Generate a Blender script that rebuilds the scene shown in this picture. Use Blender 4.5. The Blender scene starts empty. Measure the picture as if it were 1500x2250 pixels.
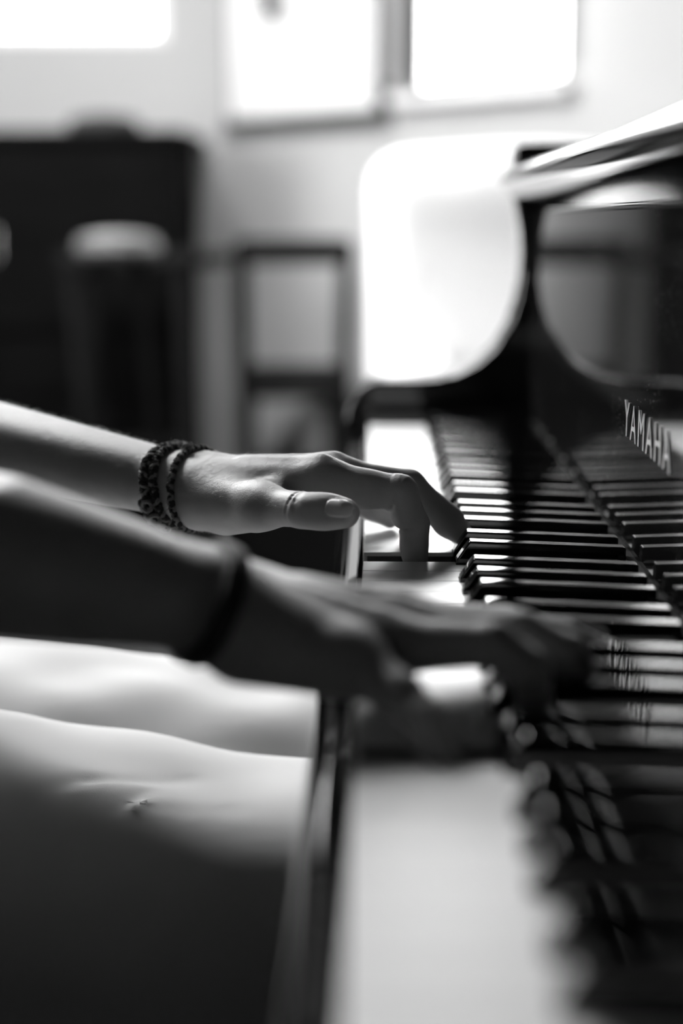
import bpy, bmesh, math, random
import numpy as np
from mathutils import Vector, Matrix, Quaternion

random.seed(4)
rng = np.random.default_rng(7)
sc = bpy.context.scene
COL = sc.collection
KZ = 0.735                       # height of the white key tops above the floor

# ------------------------------------------------------------------ camera
CAM = np.array([0.0078, -0.8933, KZ + 0.189])
YAW, PIT, FPX = 0.0235, 0.1880, 3400.0
_s, _c, _sp, _cp = math.sin(YAW), math.cos(YAW), math.sin(PIT), math.cos(PIT)
FWD = np.array([-_s * _cp, _c * _cp, -_sp])
RGT = np.array([_c, _s, 0.0])
UPV = np.cross(RGT, FWD)
cd = bpy.data.cameras.new('camera')
cam = bpy.data.objects.new('camera', cd)
COL.objects.link(cam)
cam.matrix_world = Matrix(((RGT[0], UPV[0], -FWD[0], CAM[0]), (RGT[1], UPV[1], -FWD[1], CAM[1]),
                           (RGT[2], UPV[2], -FWD[2], CAM[2]), (0, 0, 0, 1)))
cd.sensor_fit = 'VERTICAL'
cd.sensor_height = 36.0
cd.sensor_width = 24.0
cd.lens = FPX / 2250 * 36
cd.clip_start = 0.02
cd.dof.use_dof = True
cd.dof.focus_distance = 0.855
cd.dof.aperture_fstop = 2.6
sc.camera = cam

# ------------------------------------------------------------------ world, light, exposure
w = bpy.data.worlds.new('world')
sc.world = w
w.use_nodes = True
w.node_tree.nodes['Background'].inputs[0].default_value = (1, 1, 1, 1)
w.node_tree.nodes['Background'].inputs[1].default_value = 6.0
_wt = w.node_tree                                  # overcast sky above a darker ground
_tc = _wt.nodes.new('ShaderNodeTexCoord')
_sx = _wt.nodes.new('ShaderNodeSeparateXYZ')
_rp = _wt.nodes.new('ShaderNodeValToRGB')
_rp.color_ramp.elements[0].position = 0.0
_rp.color_ramp.elements[0].color = (0.06, 0.06, 0.06, 1)
_rp.color_ramp.elements[1].position = 0.03
_wt.links.new(_tc.outputs['Generated'], _sx.inputs[0])
_wt.links.new(_sx.outputs['Z'], _rp.inputs[0])
_wt.links.new(_rp.outputs[0], _wt.nodes['Background'].inputs[0])


def area(name, loc, target, sx, sy, power):
    l = bpy.data.lights.new(name, 'AREA')
    l.shape = 'RECTANGLE'
    l.size, l.size_y, l.energy = sx, sy, power
    o = bpy.data.objects.new(name, l)
    COL.objects.link(o)
    o.location = loc
    o.rotation_euler = (Vector(target) - Vector(loc)).to_track_quat('-Z', 'Z').to_euler()
    return o


area('side_fill', (-2.9, 1.35, 1.6), (0.0, 3.6, 1.0), 2.2, 1.3, 42)  # added fill at an unseen window, brightens the far wall and armchair
area('daylight_far_window', (-1.2, 4.06, 1.85), (-0.6, 0.0, 0.6), 1.1, 0.75, 6)
area('daylight_slanting_window', (0.22, 3.28, 1.75), (-0.1, -0.3, 0.6), 0.42, 0.8, 12)
area('overhead_fill', (-1.0, 1.65, 2.22), (-0.10, 0.0, 0.7), 1.2, 0.7, 88)  # added overhead fill for keys, thighs and arm tops; the ceiling has no opening
area('overhead_wall_fill', (-0.65, 2.35, 2.22), (-0.35, 3.8, 0.7), 0.8, 0.6, 46)  # added fill for the wall behind the chair, no window there
sc.view_settings.view_transform = 'Standard'
sc.view_settings.look = 'None'
sc.view_settings.gamma = 1
sc.view_settings.use_curve_mapping = False
sc.view_settings.exposure = 0.55
try:
    sc.cycles.use_denoising = True
    sc.cycles.max_bounces = 8
    sc.cycles.caustics_reflective = False
    sc.cycles.caustics_refractive = False
except Exception:
    pass


# ------------------------------------------------------------------ materials
def mat(name, g, rough=0.5, spec=0.5, metal=0.0, bump=None, var=None, coat=0.0, sss=0.0, wave=None, rvar=None):
    m = bpy.data.materials.new(name)
    m.use_nodes = True
    nt = m.node_tree
    b = nt.nodes['Principled BSDF']
    b.inputs['Base Color'].default_value = (g, g, g, 1)
    b.inputs['Roughness'].default_value = rough
    b.inputs['Specular IOR Level'].default_value = spec
    b.inputs['Metallic'].default_value = metal
    b.inputs['Coat Weight'].default_value = coat
    b.inputs['Coat Roughness'].default_value = 0.03
    if sss:
        b.inputs['Subsurface Weight'].default_value = sss
        b.inputs['Subsurface Radius'].default_value = (0.006, 0.006, 0.006)
        b.inputs['Subsurface Scale'].default_value = 1.0
    tc = nt.nodes.new('ShaderNodeTexCoord')

    def noise(scale, detail=4, stretch=None):
        mp = nt.nodes.new('ShaderNodeMapping')
        if stretch:
            mp.inputs['Scale'].default_value = stretch
        nt.links.new(tc.outputs['Object'], mp.inputs[0])
        n = nt.nodes.new('ShaderNodeTexNoise')
        n.inputs['Scale'].default_value = scale
        n.inputs['Detail'].default_value = detail
        nt.links.new(mp.outputs[0], n.inputs['Vector'])
        return n
    if var:
        n = noise(var[0], 5, var[2] if len(var) > 2 else None)
        r = nt.nodes.new('ShaderNodeValToRGB')
        lo, hi = max(0, g * (1 - var[1])), min(1, g * (1 + var[1]))
        r.color_ramp.elements[0].position = 0.3
        r.color_ramp.elements[1].position = 0.7
        r.color_ramp.elements[0].color = (lo, lo, lo, 1)
        r.color_ramp.elements[1].color = (hi, hi, hi, 1)
        nt.links.new(n.outputs['Fac'], r.inputs[0])
        nt.links.new(r.outputs[0], b.inputs['Base Color'])
    if rvar:
        n = noise(rvar[0], 6, rvar[3] if len(rvar) > 3 else None)
        r = nt.nodes.new('ShaderNodeMapRange')
        r.inputs['From Min'].default_value = 0.35
        r.inputs['From Max'].default_value = 0.75
        r.inputs['To Min'].default_value = rvar[1]
        r.inputs['To Max'].default_value = rvar[2]
        nt.links.new(n.outputs['Fac'], r.inputs[0])
        nt.links.new(r.outputs[0], b.inputs['Roughness'])
    prev = None
    for bp in (bump or []):
        n = noise(bp[0], 4, bp[2] if len(bp) > 2 else None)
        bn = nt.nodes.new('ShaderNodeBump')
        bn.inputs['Strength'].default_value = bp[1]
        bn.inputs['Distance'].default_value = bp[3] if len(bp) > 3 else 0.001
        nt.links.new(n.outputs['Fac'], bn.inputs['Height'])
        if prev:
            nt.links.new(prev.outputs[0], bn.inputs['Normal'])
        nt.links.new(bn.outputs[0], b.inputs['Normal'])
        prev = bn
    return m


M = {}
M['lacquer'] = mat('black_lacquer', 0.006, 0.06, 0.5, rvar=(9, 0.03, 0.09))
M['dusty'] = mat('dusty_black_lacquer', 0.006, 0.05, 0.5)
_d = M['dusty'].node_tree
_b = _d.nodes['Principled BSDF']
_t = _d.nodes.new('ShaderNodeTexCoord')
_v = _d.nodes.new('ShaderNodeTexVoronoi')
_v.inputs['Scale'].default_value = 420
_n = _d.nodes.new('ShaderNodeTexNoise')
_n.inputs['Scale'].default_value = 14
_l1 = _d.nodes.new('ShaderNodeMath'); _l1.operation = 'LESS_THAN'; _l1.inputs[1].default_value = 0.13
_l2 = _d.nodes.new('ShaderNodeMath'); _l2.operation = 'GREATER_THAN'; _l2.inputs[1].default_value = 0.56
_mu = _d.nodes.new('ShaderNodeMath'); _mu.operation = 'MULTIPLY'
_mc = _d.nodes.new('ShaderNodeMix'); _mc.data_type = 'RGBA'
_mc.inputs[6].default_value = (0.006, 0.006, 0.006, 1); _mc.inputs[7].default_value = (0.35, 0.35, 0.35, 1)
_d.links.new(_t.outputs['Object'], _v.inputs['Vector']); _d.links.new(_t.outputs['Object'], _n.inputs['Vector'])
_d.links.new(_v.outputs['Distance'], _l1.inputs[0]); _d.links.new(_n.outputs['Fac'], _l2.inputs[0])
_d.links.new(_l1.outputs[0], _mu.inputs[0]); _d.links.new(_l2.outputs[0], _mu.inputs[1])
_d.links.new(_mu.outputs[0], _mc.inputs[0]); _d.links.new(_mc.outputs[2], _b.inputs['Base Color'])
M['satin'] = mat('satin_black', 0.006, 0.35)
M['ivory'] = mat('white_key_acrylic', 0.84, 0.38, 0.5)
M['keywood'] = mat('key_side_wood', 0.10, 0.6, var=(40, 0.3, (1, 12, 12)))
M['ebony'] = mat('black_key_acrylic', 0.002, 0.035, 0.65)
M['felt'] = mat('key_felt', 0.02, 0.95, 0.1, bump=[(900, 0.5)])
M['letter'] = mat('letter_metal', 0.75, 0.3, metal=0.6)
M['brass'] = mat('pedal_metal', 0.5, 0.25, metal=1.0)
M['skin'] = mat('skin', 0.36, 0.50, 0.45, sss=0.15, var=(45, 0.10),
                bump=[(1500, 0.35, None, 0.0004), (260, 0.30, None, 0.0008)])
M['armhair'] = mat('fine_hair', 0.5, 0.4, 0.5)
M['nail'] = mat('nail', 0.50, 0.25, 0.5, sss=0.1)
M['trouser'] = mat('trouser_cloth', 0.70, 0.85, 0.2, bump=[(9, 0.25, None, 0.006), (1800, 0.25, None, 0.0004)])
M['shirt'] = mat('shirt_cloth', 0.55, 0.85, 0.2, bump=[(10, 0.5, None, 0.01)])
M['hair'] = mat('hair', 0.03, 0.5, bump=[(60, 1.0, (1, 1, 0.15), 0.004)])
M['shoe'] = mat('shoe_canvas', 0.05, 0.6)
M['eye'] = mat('eye_white', 0.7, 0.2)
M['cord_dark'] = mat('dark_cord', 0.045, 0.9, 0.2, bump=[(1800, 0.8)])
M['cord_rim_lit'] = mat('rim_lit_cord', 0.28, 0.9, 0.2, bump=[(1800, 0.8)])  # paler strand: rim light on the dark cords put into the colour
M['band'] = mat('black_band', 0.012, 0.7)
M['wall'] = mat('wall_plaster', 0.43, 0.9, 0.2, bump=[(60, 0.15)], var=(1.2, 0.03))
M['walldark'] = mat('wall_unseen_dark', 0.05, 0.9, 0.2, bump=[(60, 0.15)])  # unseen walls kept dark so the near room bounces little light
M['ceil'] = mat('ceiling_paint', 0.06, 0.9, 0.2, var=(2, 0.03))
M['floor'] = mat('floor_boards', 0.035, 0.7, 0.2, var=(6, 0.35, (1, 9, 1)), bump=[(30, 0.2, (1, 9, 1))])
M['darkwood'] = mat('dark_stained_wood', 0.003, 0.8, 0.05, var=(8, 0.4, (1, 1, 8)))
M['chairwood'] = mat('brown_chair_wood', 0.008, 0.7, 0.1, var=(12, 0.4, (1, 1, 8)))
M['white_frame'] = mat('white_window_paint', 0.75, 0.5)
M['dark_frame'] = mat('dark_frame_paint', 0.015, 0.5)
M['panel'] = mat('pale_panel', 0.66, 0.8)
M['curtain'] = mat('curtain_cloth', 0.72, 0.9, 0.1, bump=[(12, 0.6, (12, 12, 0.4), 0.01)])
M['upholstery'] = mat('white_upholstery', 0.88, 0.85, 0.2, bump=[(300, 0.2)])
M['bench'] = mat('bench_leather', 0.02, 0.45, bump=[(120, 0.3)])
M['paper'] = mat('book_paper', 0.5, 0.8)
M['bookcover'] = mat('book_cover', 0.04, 0.6)
M['cloth_dark'] = mat('dark_cloth', 0.03, 0.9, bump=[(40, 0.4)])
_c = M['curtain'].node_tree
_tl = _c.nodes.new('ShaderNodeBsdfTranslucent')
_tl.inputs[0].default_value = (0.8, 0.8, 0.8, 1)
_mm = _c.nodes.new('ShaderNodeMixShader')
_mm.inputs[0].default_value = 0.45
_out = [n for n in _c.nodes if n.type == 'OUTPUT_MATERIAL'][0]
_c.links.new(_c.nodes['Principled BSDF'].outputs[0], _mm.inputs[1])
_c.links.new(_tl.outputs[0], _mm.inputs[2])
_c.links.new(_mm.outputs[0], _out.inputs[0])
gm = bpy.data.materials.new('window_glass')
gm.use_nodes = True
_nt = gm.node_tree
_nt.nodes.clear()
_o = _nt.nodes.new('ShaderNodeOutputMaterial')
_mx = _nt.nodes.new('ShaderNodeMixShader')
_mx.inputs[0].default_value = 0.06
_tr = _nt.nodes.new('ShaderNodeBsdfTransparent')
_gl = _nt.nodes.new('ShaderNodeBsdfGlossy')
_gl.inputs['Roughness'].default_value = 0.02
_nt.links.new(_tr.outputs[0], _mx.inputs[1])
_nt.links.new(_gl.outputs[0], _mx.inputs[2])
_nt.links.new(_mx.outputs[0], _o.inputs[0])
M['glass'] = gm


# ------------------------------------------------------------------ helpers
def P(px, py, Y):
    """point of the place that the photograph shows at (px, py), on the vertical plane at Y"""
    d = FWD + RGT * (px - 750) / FPX - UPV * (py - 1125) / FPX
    k = (Y - CAM[1]) / d[1]
    return CAM + k * d


def empty(name, loc=(0, 0, 0), rz=0.0):
    o = bpy.data.objects.new(name, None)
    o.empty_display_size = 0.1
    COL.objects.link(o)
    o.location = loc
    o.rotation_euler = (0, 0, rz)
    return o


def tag(o, label=None, cat=None, group=None, kind=None):
    if label: o['label'] = label
    if cat: o['category'] = cat
    if group: o['group'] = group
    if kind: o['kind'] = kind
    return o


class MB:
    def __init__(s):
        s.bm = bmesh.new()

    def box(s, x0, x1, y0, y1, z0, z1, bev=0.0, seg=2, rot=None):
        bm = s.bm
        vs = [bm.verts.new(v) for v in ((x0, y0, z0), (x1, y0, z0), (x1, y1, z0), (x0, y1, z0),
                                        (x0, y0, z1), (x1, y0, z1), (x1, y1, z1), (x0, y1, z1))]
        fs = [bm.faces.new([vs[i] for i in f]) for f in ((0, 3, 2, 1), (4, 5, 6, 7), (0, 1, 5, 4), (1, 2, 6, 5), (2, 3, 7, 6), (3, 0, 4, 7))]
        if bev > 0:
            es = list({e for f in fs for e in f.edges})
            bmesh.ops.bevel(bm, geom=es, offset=bev, segments=seg, affect='EDGES', profile=0.5)
        return s

    def prism(s, pts, axis, a, b, bev=0.0, seg=2):
        """polygon pts (u,v) swept along axis from a to b; axis 0: (y,z), 1: (x,z), 2: (x,y)"""
        bm = s.bm

        def mk(u, v, t):
            return {0: (t, u, v), 1: (u, t, v), 2: (u, v, t)}[axis]
        lo = [bm.verts.new(mk(u, v, a)) for u, v in pts]
        hi = [bm.verts.new(mk(u, v, b)) for u, v in pts]
        fs = [bm.faces.new(lo), bm.faces.new(hi[::-1])]
        n = len(pts)
        for i in range(n):
            fs.append(bm.faces.new((lo[i], hi[i], hi[(i + 1) % n], lo[(i + 1) % n])))
        bmesh.ops.recalc_face_normals(bm, faces=fs)
        if bev > 0:
            es = list({e for f in fs for e in f.edges if e.calc_face_angle(0) > 0.5})
            bmesh.ops.bevel(bm, geom=es, offset=bev, segments=seg, affect='EDGES', profile=0.5)
        return s

    def tube(s, pts, rad, n=10, closed=False, flat=None):
        bm = s.bm
        pts = [Vector(p) for p in pts]
        N = len(pts)
        rads = rad if hasattr(rad, '__len__') else [rad] * N
        rings = []
        up = Vector((0, 0, 1))
        for i, p in enumerate(pts):
            if closed:
                t = (pts[(i + 1) % N] - pts[i - 1]).normalized()
            else:
                t = (pts[min(i + 1, N - 1)] - pts[max(i - 1, 0)]).normalized()
            if i == 0:
                u = t.cross(up)
                if u.length < 1e-3: u = t.cross(Vector((1, 0, 0)))
                u.normalize()
            else:
                u = (u - t * u.dot(t)).normalized()
            v = t.cross(u)
            rings.append([bm.verts.new(p + (u * math.cos(a) + v * math.sin(a)) * rads[i]) for a in (2 * math.pi * k / n for k in range(n))])
        for i in range(N if closed else N - 1):
            A, B = rings[i], rings[(i + 1) % N]
            for k in range(n):
                bm.faces.new((A[k], A[(k + 1) % n], B[(k + 1) % n], B[k]))
        if not closed:
            bm.faces.new(rings[0][::-1]); bm.faces.new(rings[-1])
        return s

    def lathe(s, prof, center, n=24):
        bm = s.bm
        cx, cy, cz = center
        rings = [[bm.verts.new((cx + r * math.cos(2 * math.pi * k / n), cy + r * math.sin(2 * math.pi * k / n), cz + z)) for k in range(n)] for r, z in prof]
        for A, B in zip(rings, rings[1:]):
            for k in range(n):
                bm.faces.new((A[k], A[(k + 1) % n], B[(k + 1) % n], B[k]))
        bm.faces.new(rings[0][::-1]); bm.faces.new(rings[-1])
        return s

    def build(s, name, m, parent=None, smooth=True):
        bmesh.ops.recalc_face_normals(s.bm, faces=s.bm.faces)
        me = bpy.data.meshes.new(name)
        s.bm.to_mesh(me)
        s.bm.free()
        me.materials.append(m)
        o = bpy.data.objects.new(name, me)
        COL.objects.link(o)
        if parent: o.parent = parent
        if smooth:
            me.shade_smooth()
            try:
                me.set_sharp_from_angle(angle=math.radians(35))
            except Exception:
                pass
        if smooth and name in ('black_key', 'white_key', 'fallboard', 'arm', 'key_slip', 'key_block', 'lid', 'case', 'body', 'top', 'door', 'drawer'):
            wn = o.modifiers.new('weighted_normals', 'WEIGHTED_NORMAL')
            wn.mode = 'FACE_AREA'
            wn.weight = 90
            wn.keep_sharp = True
        return o


# ---------------- signed-distance modelling of organic shapes (pure numpy) -> mesh
def cap(p, a, b, r1, r2):
    a = np.asarray(a, np.float32); b = np.asarray(b, np.float32)
    ba = b - a
    h = np.clip(((p - a) @ ba) / max(float(ba @ ba), 1e-12), 0, 1)
    return np.linalg.norm(p - a - h[..., None] * ba, axis=-1) - (r1 + (r2 - r1) * h)


def ell(p, c, r, R=None):
    q = p - np.asarray(c, np.float32)
    if R is not None: q = q @ np.asarray(R, np.float32)
    r = np.asarray(r, np.float32)
    k0 = np.linalg.norm(q / r, axis=-1)
    return (k0 - 1) * float(r.min()) * 0.5 + (k0 * (k0 - 1)) / np.maximum(np.linalg.norm(q / (r * r), axis=-1), 1e-6) * 0.5


def smin(a, b, k):
    h = np.maximum(k - np.abs(a - b), 0) / k
    return np.minimum(a, b) - h * h * k * 0.25


def sdf_mesh(fn, lo, hi, h):
    lo = np.asarray(lo, float); hi = np.asarray(hi, float)
    n = np.ceil((hi - lo) / h).astype(int) + 1
    ax = [lo[i] + h * np.arange(n[i]) for i in range(3)]
    V = np.empty(n, np.float32)
    step = max(1, int(400000 / (n[1] * n[2])))
    for i in range(0, n[0], step):
        g = np.stack(np.meshgrid(ax[0][i:i + step], ax[1], ax[2], indexing='ij'), -1).astype(np.float32)
        V[i:i + step] = fn(g)
    # close the border so the surface is watertight
    big = np.float32(h)
    V[0] = np.maximum(V[0], big); V[-1] = np.maximum(V[-1], big)
    V[:, 0] = np.maximum(V[:, 0], big); V[:, -1] = np.maximum(V[:, -1], big)
    V[:, :, 0] = np.maximum(V[:, :, 0], big); V[:, :, -1] = np.maximum(V[:, :, -1], big)
    S = V < 0
    m = [k - 1 for k in n]
    acc = np.zeros((*m, 3), np.float32); cnt = np.zeros(m, np.float32)
    sl = lambda o, a: slice(o, o + m[a])
    for axis in range(3):
        o1, o2 = [a for a in range(3) if a != axis]
        for i in (0, 1):
            for j in (0, 1):
                off0 = [0, 0, 0]; off0[o1] = i; off0[o2] = j
                off1 = list(off0); off1[axis] = 1
                A = V[sl(off0[0], 0), sl(off0[1], 1), sl(off0[2], 2)]
                B = V[sl(off1[0], 0), sl(off1[1], 1), sl(off1[2], 2)]
                c = (A < 0) != (B < 0)
                t = np.where(c, A / np.where(c, A - B, 1), 0)
                acc[..., axis] += np.where(c, t, 0)
                acc[..., o1] += c * i
                acc[..., o2] += c * j
                cnt += c
    act = cnt > 0
    idx = -np.ones(m, np.int64)
    idx[act] = np.arange(act.sum())
    ii = np.argwhere(act)
    verts = lo + h * (ii + acc[act] / cnt[act][:, None])
    faces = []
    for axis in range(3):
        o1, o2 = [(1, 2), (2, 0), (0, 1)][axis]
        rngs = [slice(1, m[a]) for a in range(3)]
        rngs[axis] = slice(0, m[axis])
        A = S[tuple(rngs)]
        r2 = list(rngs); r2[axis] = slice(1, m[axis] + 1)
        B = S[tuple(r2)]
        w_ = np.argwhere(A != B)
        st = A[tuple(w_.T)]
        base = w_ + np.array([0 if a == axis else 1 for a in range(3)])
        e1 = np.eye(3, dtype=int)[o1]; e2 = np.eye(3, dtype=int)[o2]
        q = [base, base - e1, base - e1 - e2, base - e2]
        q = np.stack([idx[tuple(k.T)] for k in q], 1)
        q[~st] = q[~st][:, ::-1]
        faces.append(q)
    faces = np.concatenate(faces)
    faces = faces[(faces >= 0).all(1)]
    return verts, faces


def relax(v, f, it=2, lam=0.5):
    e = np.concatenate([f[:, [0, 1]], f[:, [1, 2]], f[:, [2, 3]], f[:, [3, 0]]])
    for _ in range(it):
        s = np.zeros_like(v); c = np.zeros(len(v))
        np.add.at(s, e[:, 0], v[e[:, 1]]); np.add.at(s, e[:, 1], v[e[:, 0]])
        np.add.at(c, e[:, 0], 1); np.add.at(c, e[:, 1], 1)
        v = v + lam * (s / np.maximum(c, 1)[:, None] - v)
    return v


def mesh_obj(name, parts, mats, parent=None):
    """parts: list of (verts, quads, material index) joined in ONE mesh object"""
    vs = []; fs = []; mi = []; k = 0
    for v, f, m in parts:
        vs.append(v); fs.append(np.asarray(f) + k); mi.append(np.full(len(f), m)); k += len(v)
    v = np.concatenate(vs); f = np.concatenate(fs); mi = np.concatenate(mi)
    me = bpy.data.meshes.new(name)
    me.vertices.add(len(v)); me.vertices.foreach_set('co', v.astype(np.float32).ravel())
    me.loops.add(f.size); me.loops.foreach_set('vertex_index', f.ravel().astype(np.int32))
    me.polygons.add(len(f))
    me.polygons.foreach_set('loop_start', np.arange(0, f.size, 4, dtype=np.int32))
    me.polygons.foreach_set('material_index', mi.astype(np.int32))
    me.update(calc_edges=True)
    me.validate()
    for m in mats: me.materials.append(m)
    me.shade_smooth()
    o = bpy.data.objects.new(name, me)
    COL.objects.link(o)
    if parent: o.parent = parent
    return o


# ================================================================== THE ROOM
def struct(name, mb, m, parent=None, smooth=False):
    return tag(mb.build(name, m, parent, smooth), kind='structure')


FARY = 4.11                                    # far wall, facing the camera
CX = -0.485                                    # where the slanting wall starts
struct('floor', MB().box(-3.0, 3.1, -2.6, 4.4, -0.06, 0.0), M['floor'])
struct('ceiling', MB().box(-3.0, 3.1, -2.6, 4.4, 2.3, 2.4), M['ceil'])
# far wall with window 1
W1x1, W1z0, W1z1 = -0.655, 1.465, 2.25
W1x0 = -1.75
struct('wall_far', MB().box(-3.0, W1x0, FARY, FARY + 0.18, 0, 2.3).box(W1x1, CX, FARY, FARY + 0.18, 0, 2.3)
       .box(W1x0, W1x1, FARY, FARY + 0.18, 0, W1z0).box(W1x0, W1x1, FARY, FARY + 0.18, W1z1, 2.3), M['wall'])
fr = struct('window_1', MB().box(W1x0, W1x0 + 0.04, FARY + 0.06, FARY + 0.10, W1z0, W1z1).box(W1x1 - 0.04, W1x1, FARY + 0.06, FARY + 0.10, W1z0, W1z1)
            .box(W1x0 + 0.04, W1x1 - 0.04, FARY + 0.06, FARY + 0.10, W1z0, W1z0 + 0.03).box(W1x0 + 0.04, W1x1 - 0.04, FARY + 0.06, FARY + 0.10, W1z1 - 0.04, W1z1), M['white_frame'])
MB().box(W1x0 + 0.04, W1x1 - 0.04, FARY + 0.075, FARY + 0.081, W1z0 + 0.03, W1z1 - 0.04).build('window_pane', M['glass'], fr, False)
# slanting wall: local frame u along the wall (towards the right and the camera), w into the wall
SA = math.radians(-46)
su = Vector((math.cos(SA), math.sin(SA), 0))


def on_slant(o):
    o.location = (CX, FARY, 0)
    o.rotation_euler = (0, 0, SA)
    return o


def u_of(px):
    """distance along the slanting wall at photo column px"""
    d = FWD + RGT * (px - 750) / FPX
    # CAM + k d = C + u su
    A = np.array([[d[0], -su[0]], [d[1], -su[1]]])
    k, u = np.linalg.solve(A, np.array([CX - CAM[0], FARY - CAM[1]]))
    return u


def z_of(px, py):
    u = u_of(px)
    Y = FARY + u * su[1]
    return P(px, py, Y)[2]


W2a, W2b = u_of(888), u_of(1222)
W2z0, W2z1 = z_of(1060, 195), 2.25
LS = 3.5
on_slant(struct('wall_slanting', MB().box(0, W2a, 0, 0.06, 0, 2.3).box(W2b, LS, 0, 0.06, 0, 2.3).box(W2a, W2b, 0, 0.06, 0, W2z0).box(W2a, W2b, 0, 0.06, W2z1, 2.3), M['wall']))
f2 = on_slant(struct('window_2', MB().box(W2a, W2a + 0.018, 0.005, 0.04, W2z0, W2z1).box(W2b - 0.02, W2b, 0.005, 0.04, W2z0, W2z1)
                     .box(W2a + 0.018, W2b - 0.02, 0.005, 0.04, W2z0, W2z0 + 0.02).box(W2a + 0.018, W2b - 0.02, 0.005, 0.04, W2z1 - 0.04, W2z1), M['dark_frame']))
MB().box(W2a + 0.018, W2b - 0.02, 0.02, 0.026, W2z0 + 0.02, W2z1 - 0.04).build('window_pane', M['glass'], f2, False)
on_slant(struct('trim_1', MB().box(W2a - 0.03, W2b + 0.03, -0.05, 0.0, W2z0 - 0.03, W2z0, 0.004), M['white_frame'], None, True))
struct('baseboard_far', MB().box(-3.0, CX - 0.02, FARY - 0.015, FARY, 0.0, 0.10), M['white_frame'])
# side walls
SWy0, SWy1, SWz0, SWz1 = 0.2, 2.5, 0.9, 2.22  # unseen window, added to go with the side fill lamp
struct('wall_left', MB().box(-3.1, -3.0, -2.6, SWy0, 0, 2.3).box(-3.1, -3.0, SWy1, 4.4, 0, 2.3).box(-3.1, -3.0, SWy0, SWy1, 0, SWz0).box(-3.1, -3.0, SWy0, SWy1, SWz1, 2.3), M['walldark'])
f3 = struct('added_side_window', MB().box(-3.08, -3.03, SWy0, SWy0 + 0.05, SWz0, SWz1).box(-3.08, -3.03, SWy1 - 0.05, SWy1, SWz0, SWz1)
            .box(-3.08, -3.03, SWy0 + 0.05, SWy1 - 0.05, SWz0, SWz0 + 0.05).box(-3.08, -3.03, SWy0 + 0.05, SWy1 - 0.05, SWz1 - 0.05, SWz1), M['white_frame'])
MB().box(-3.06, -3.054, SWy0 + 0.05, SWy1 - 0.05, SWz0 + 0.05, SWz1 - 0.05).build('window_pane', M['glass'], f3, False)
struct('wall_right', MB().box(3.0, 3.1, -2.6, 4.4, 0, 2.3), M['walldark'])
struct('wall_back', MB().box(-3.0, 3.0, -2.7, -2.6, 0, 2.3), M['walldark'])

# curtains of window 2, gathered to either side
def curtain(ua0, ua1, ub0, ub1, z0, z1, label):
    """hangs from (ua0..ua1) at the top z1 to (ub0..ub1) at the bottom z0"""
    mb = MB(); bm = mb.bm
    nu, nz = 36, 14
    g = [[[None] * (nz + 1) for _ in range(nu + 1)] for _ in range(2)]
    for sd in range(2):
        for i in range(nu + 1):
            a = i / nu
            for j in range(nz + 1):
                b = j / nz
                u = (ua0 + (ua1 - ua0) * a) * b + (ub0 + (ub1 - ub0) * a) * (1 - b)
                wv = -0.07 + 0.018 * math.sin(a * 26) + (0.004 if sd else 0)
                g[sd][i][j] = bm.verts.new((u, wv, z0 + (z1 - z0) * b))
    for sd in range(2):
        for i in range(nu):
            for j in range(nz):
                bm.faces.new((g[sd][i][j], g[sd][i + 1][j], g[sd][i + 1][j + 1], g[sd][i][j + 1]))
    for i in range(nu):
        bm.faces.new((g[0][i][0], g[0][i + 1][0], g[1][i + 1][0], g[1][i][0]))
        bm.faces.new((g[0][i][nz], g[0][i + 1][nz], g[1][i + 1][nz], g[1][i][nz]))
    for j in range(nz):
        bm.faces.new((g[0][0][j], g[0][0][j + 1], g[1][0][j + 1], g[1][0][j]))
        bm.faces.new((g[0][nu][j], g[0][nu][j + 1], g[1][nu][j + 1], g[1][nu][j]))
    o = on_slant(mb.build('curtain', M['curtain']))
    tag(o, label, 'curtain', 'curtains of the slanting wall window')
    return o


zt = 2.22
curtain(u_of(885), u_of(960), u_of(885), u_of(898), z_of(880, 190), zt, 'pale gathered curtain on the side of the window beside the framed panel')
curtain(u_of(1150), u_of(1235), u_of(1222), u_of(1232), z_of(1240, 130), zt, 'pale gathered curtain on the window side above the piano')
rod = on_slant(MB().tube([(W2a - 0.12, -0.075, zt + 0.01), (W2b + 0.12, -0.075, zt + 0.01)], 0.011).build('curtain_rod', M['dark_frame']))
tag(rod, 'dark thin curtain rod across the top of the slanting wall window', 'curtain rod')

# pale framed panel on the slanting wall
pa, pb = u_of(520), u_of(858)
pz0, pz1 = z_of(850, 272), z_of(850, 272) + 0.62
pe = on_slant(empty('framed_panel'))
tag(pe, 'large pale panel in a thin dark frame on the wall left of the curtained window', 'panel')
t_ = 0.040
MB().box(pa, pb, -0.035, -0.001, pz0, pz0 + t_, 0.003).box(pa, pb, -0.035, -0.001, pz1 - t_, pz1, 0.003).box(pb - t_, pb, -0.035, -0.001, pz0 + t_, pz1 - t_, 0.003).box(pa, pa + 0.012, -0.02, -0.001, pz0 + t_, pz1 - t_, 0.003).build('frame', M['dark_frame'], pe)
MB().box(pa + 0.01, pb - t_ + 0.002, -0.018, -0.001, pz0 + t_ - 0.002, pz1 - t_ + 0.002).build('panel_face', M['panel'], pe, False)
ho = on_slant(empty('hanging_ornament'))
hu, hz = u_of(640), z_of(640, 10)
tag(ho, 'small dark ornament hanging against the pale framed panel', 'ornament')
MB().lathe([(0.004, -0.045), (0.022, -0.03), (0.030, 0.0), (0.022, 0.03), (0.006, 0.05)], (hu, -0.075, hz), 16).build('bead', M['dark_frame'], ho)
MB().tube([(hu, -0.075, hz + 0.045), (hu, -0.04, pz1 - 0.01)], 0.002, 6).build('string', M['dark_frame'], ho)

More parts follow.
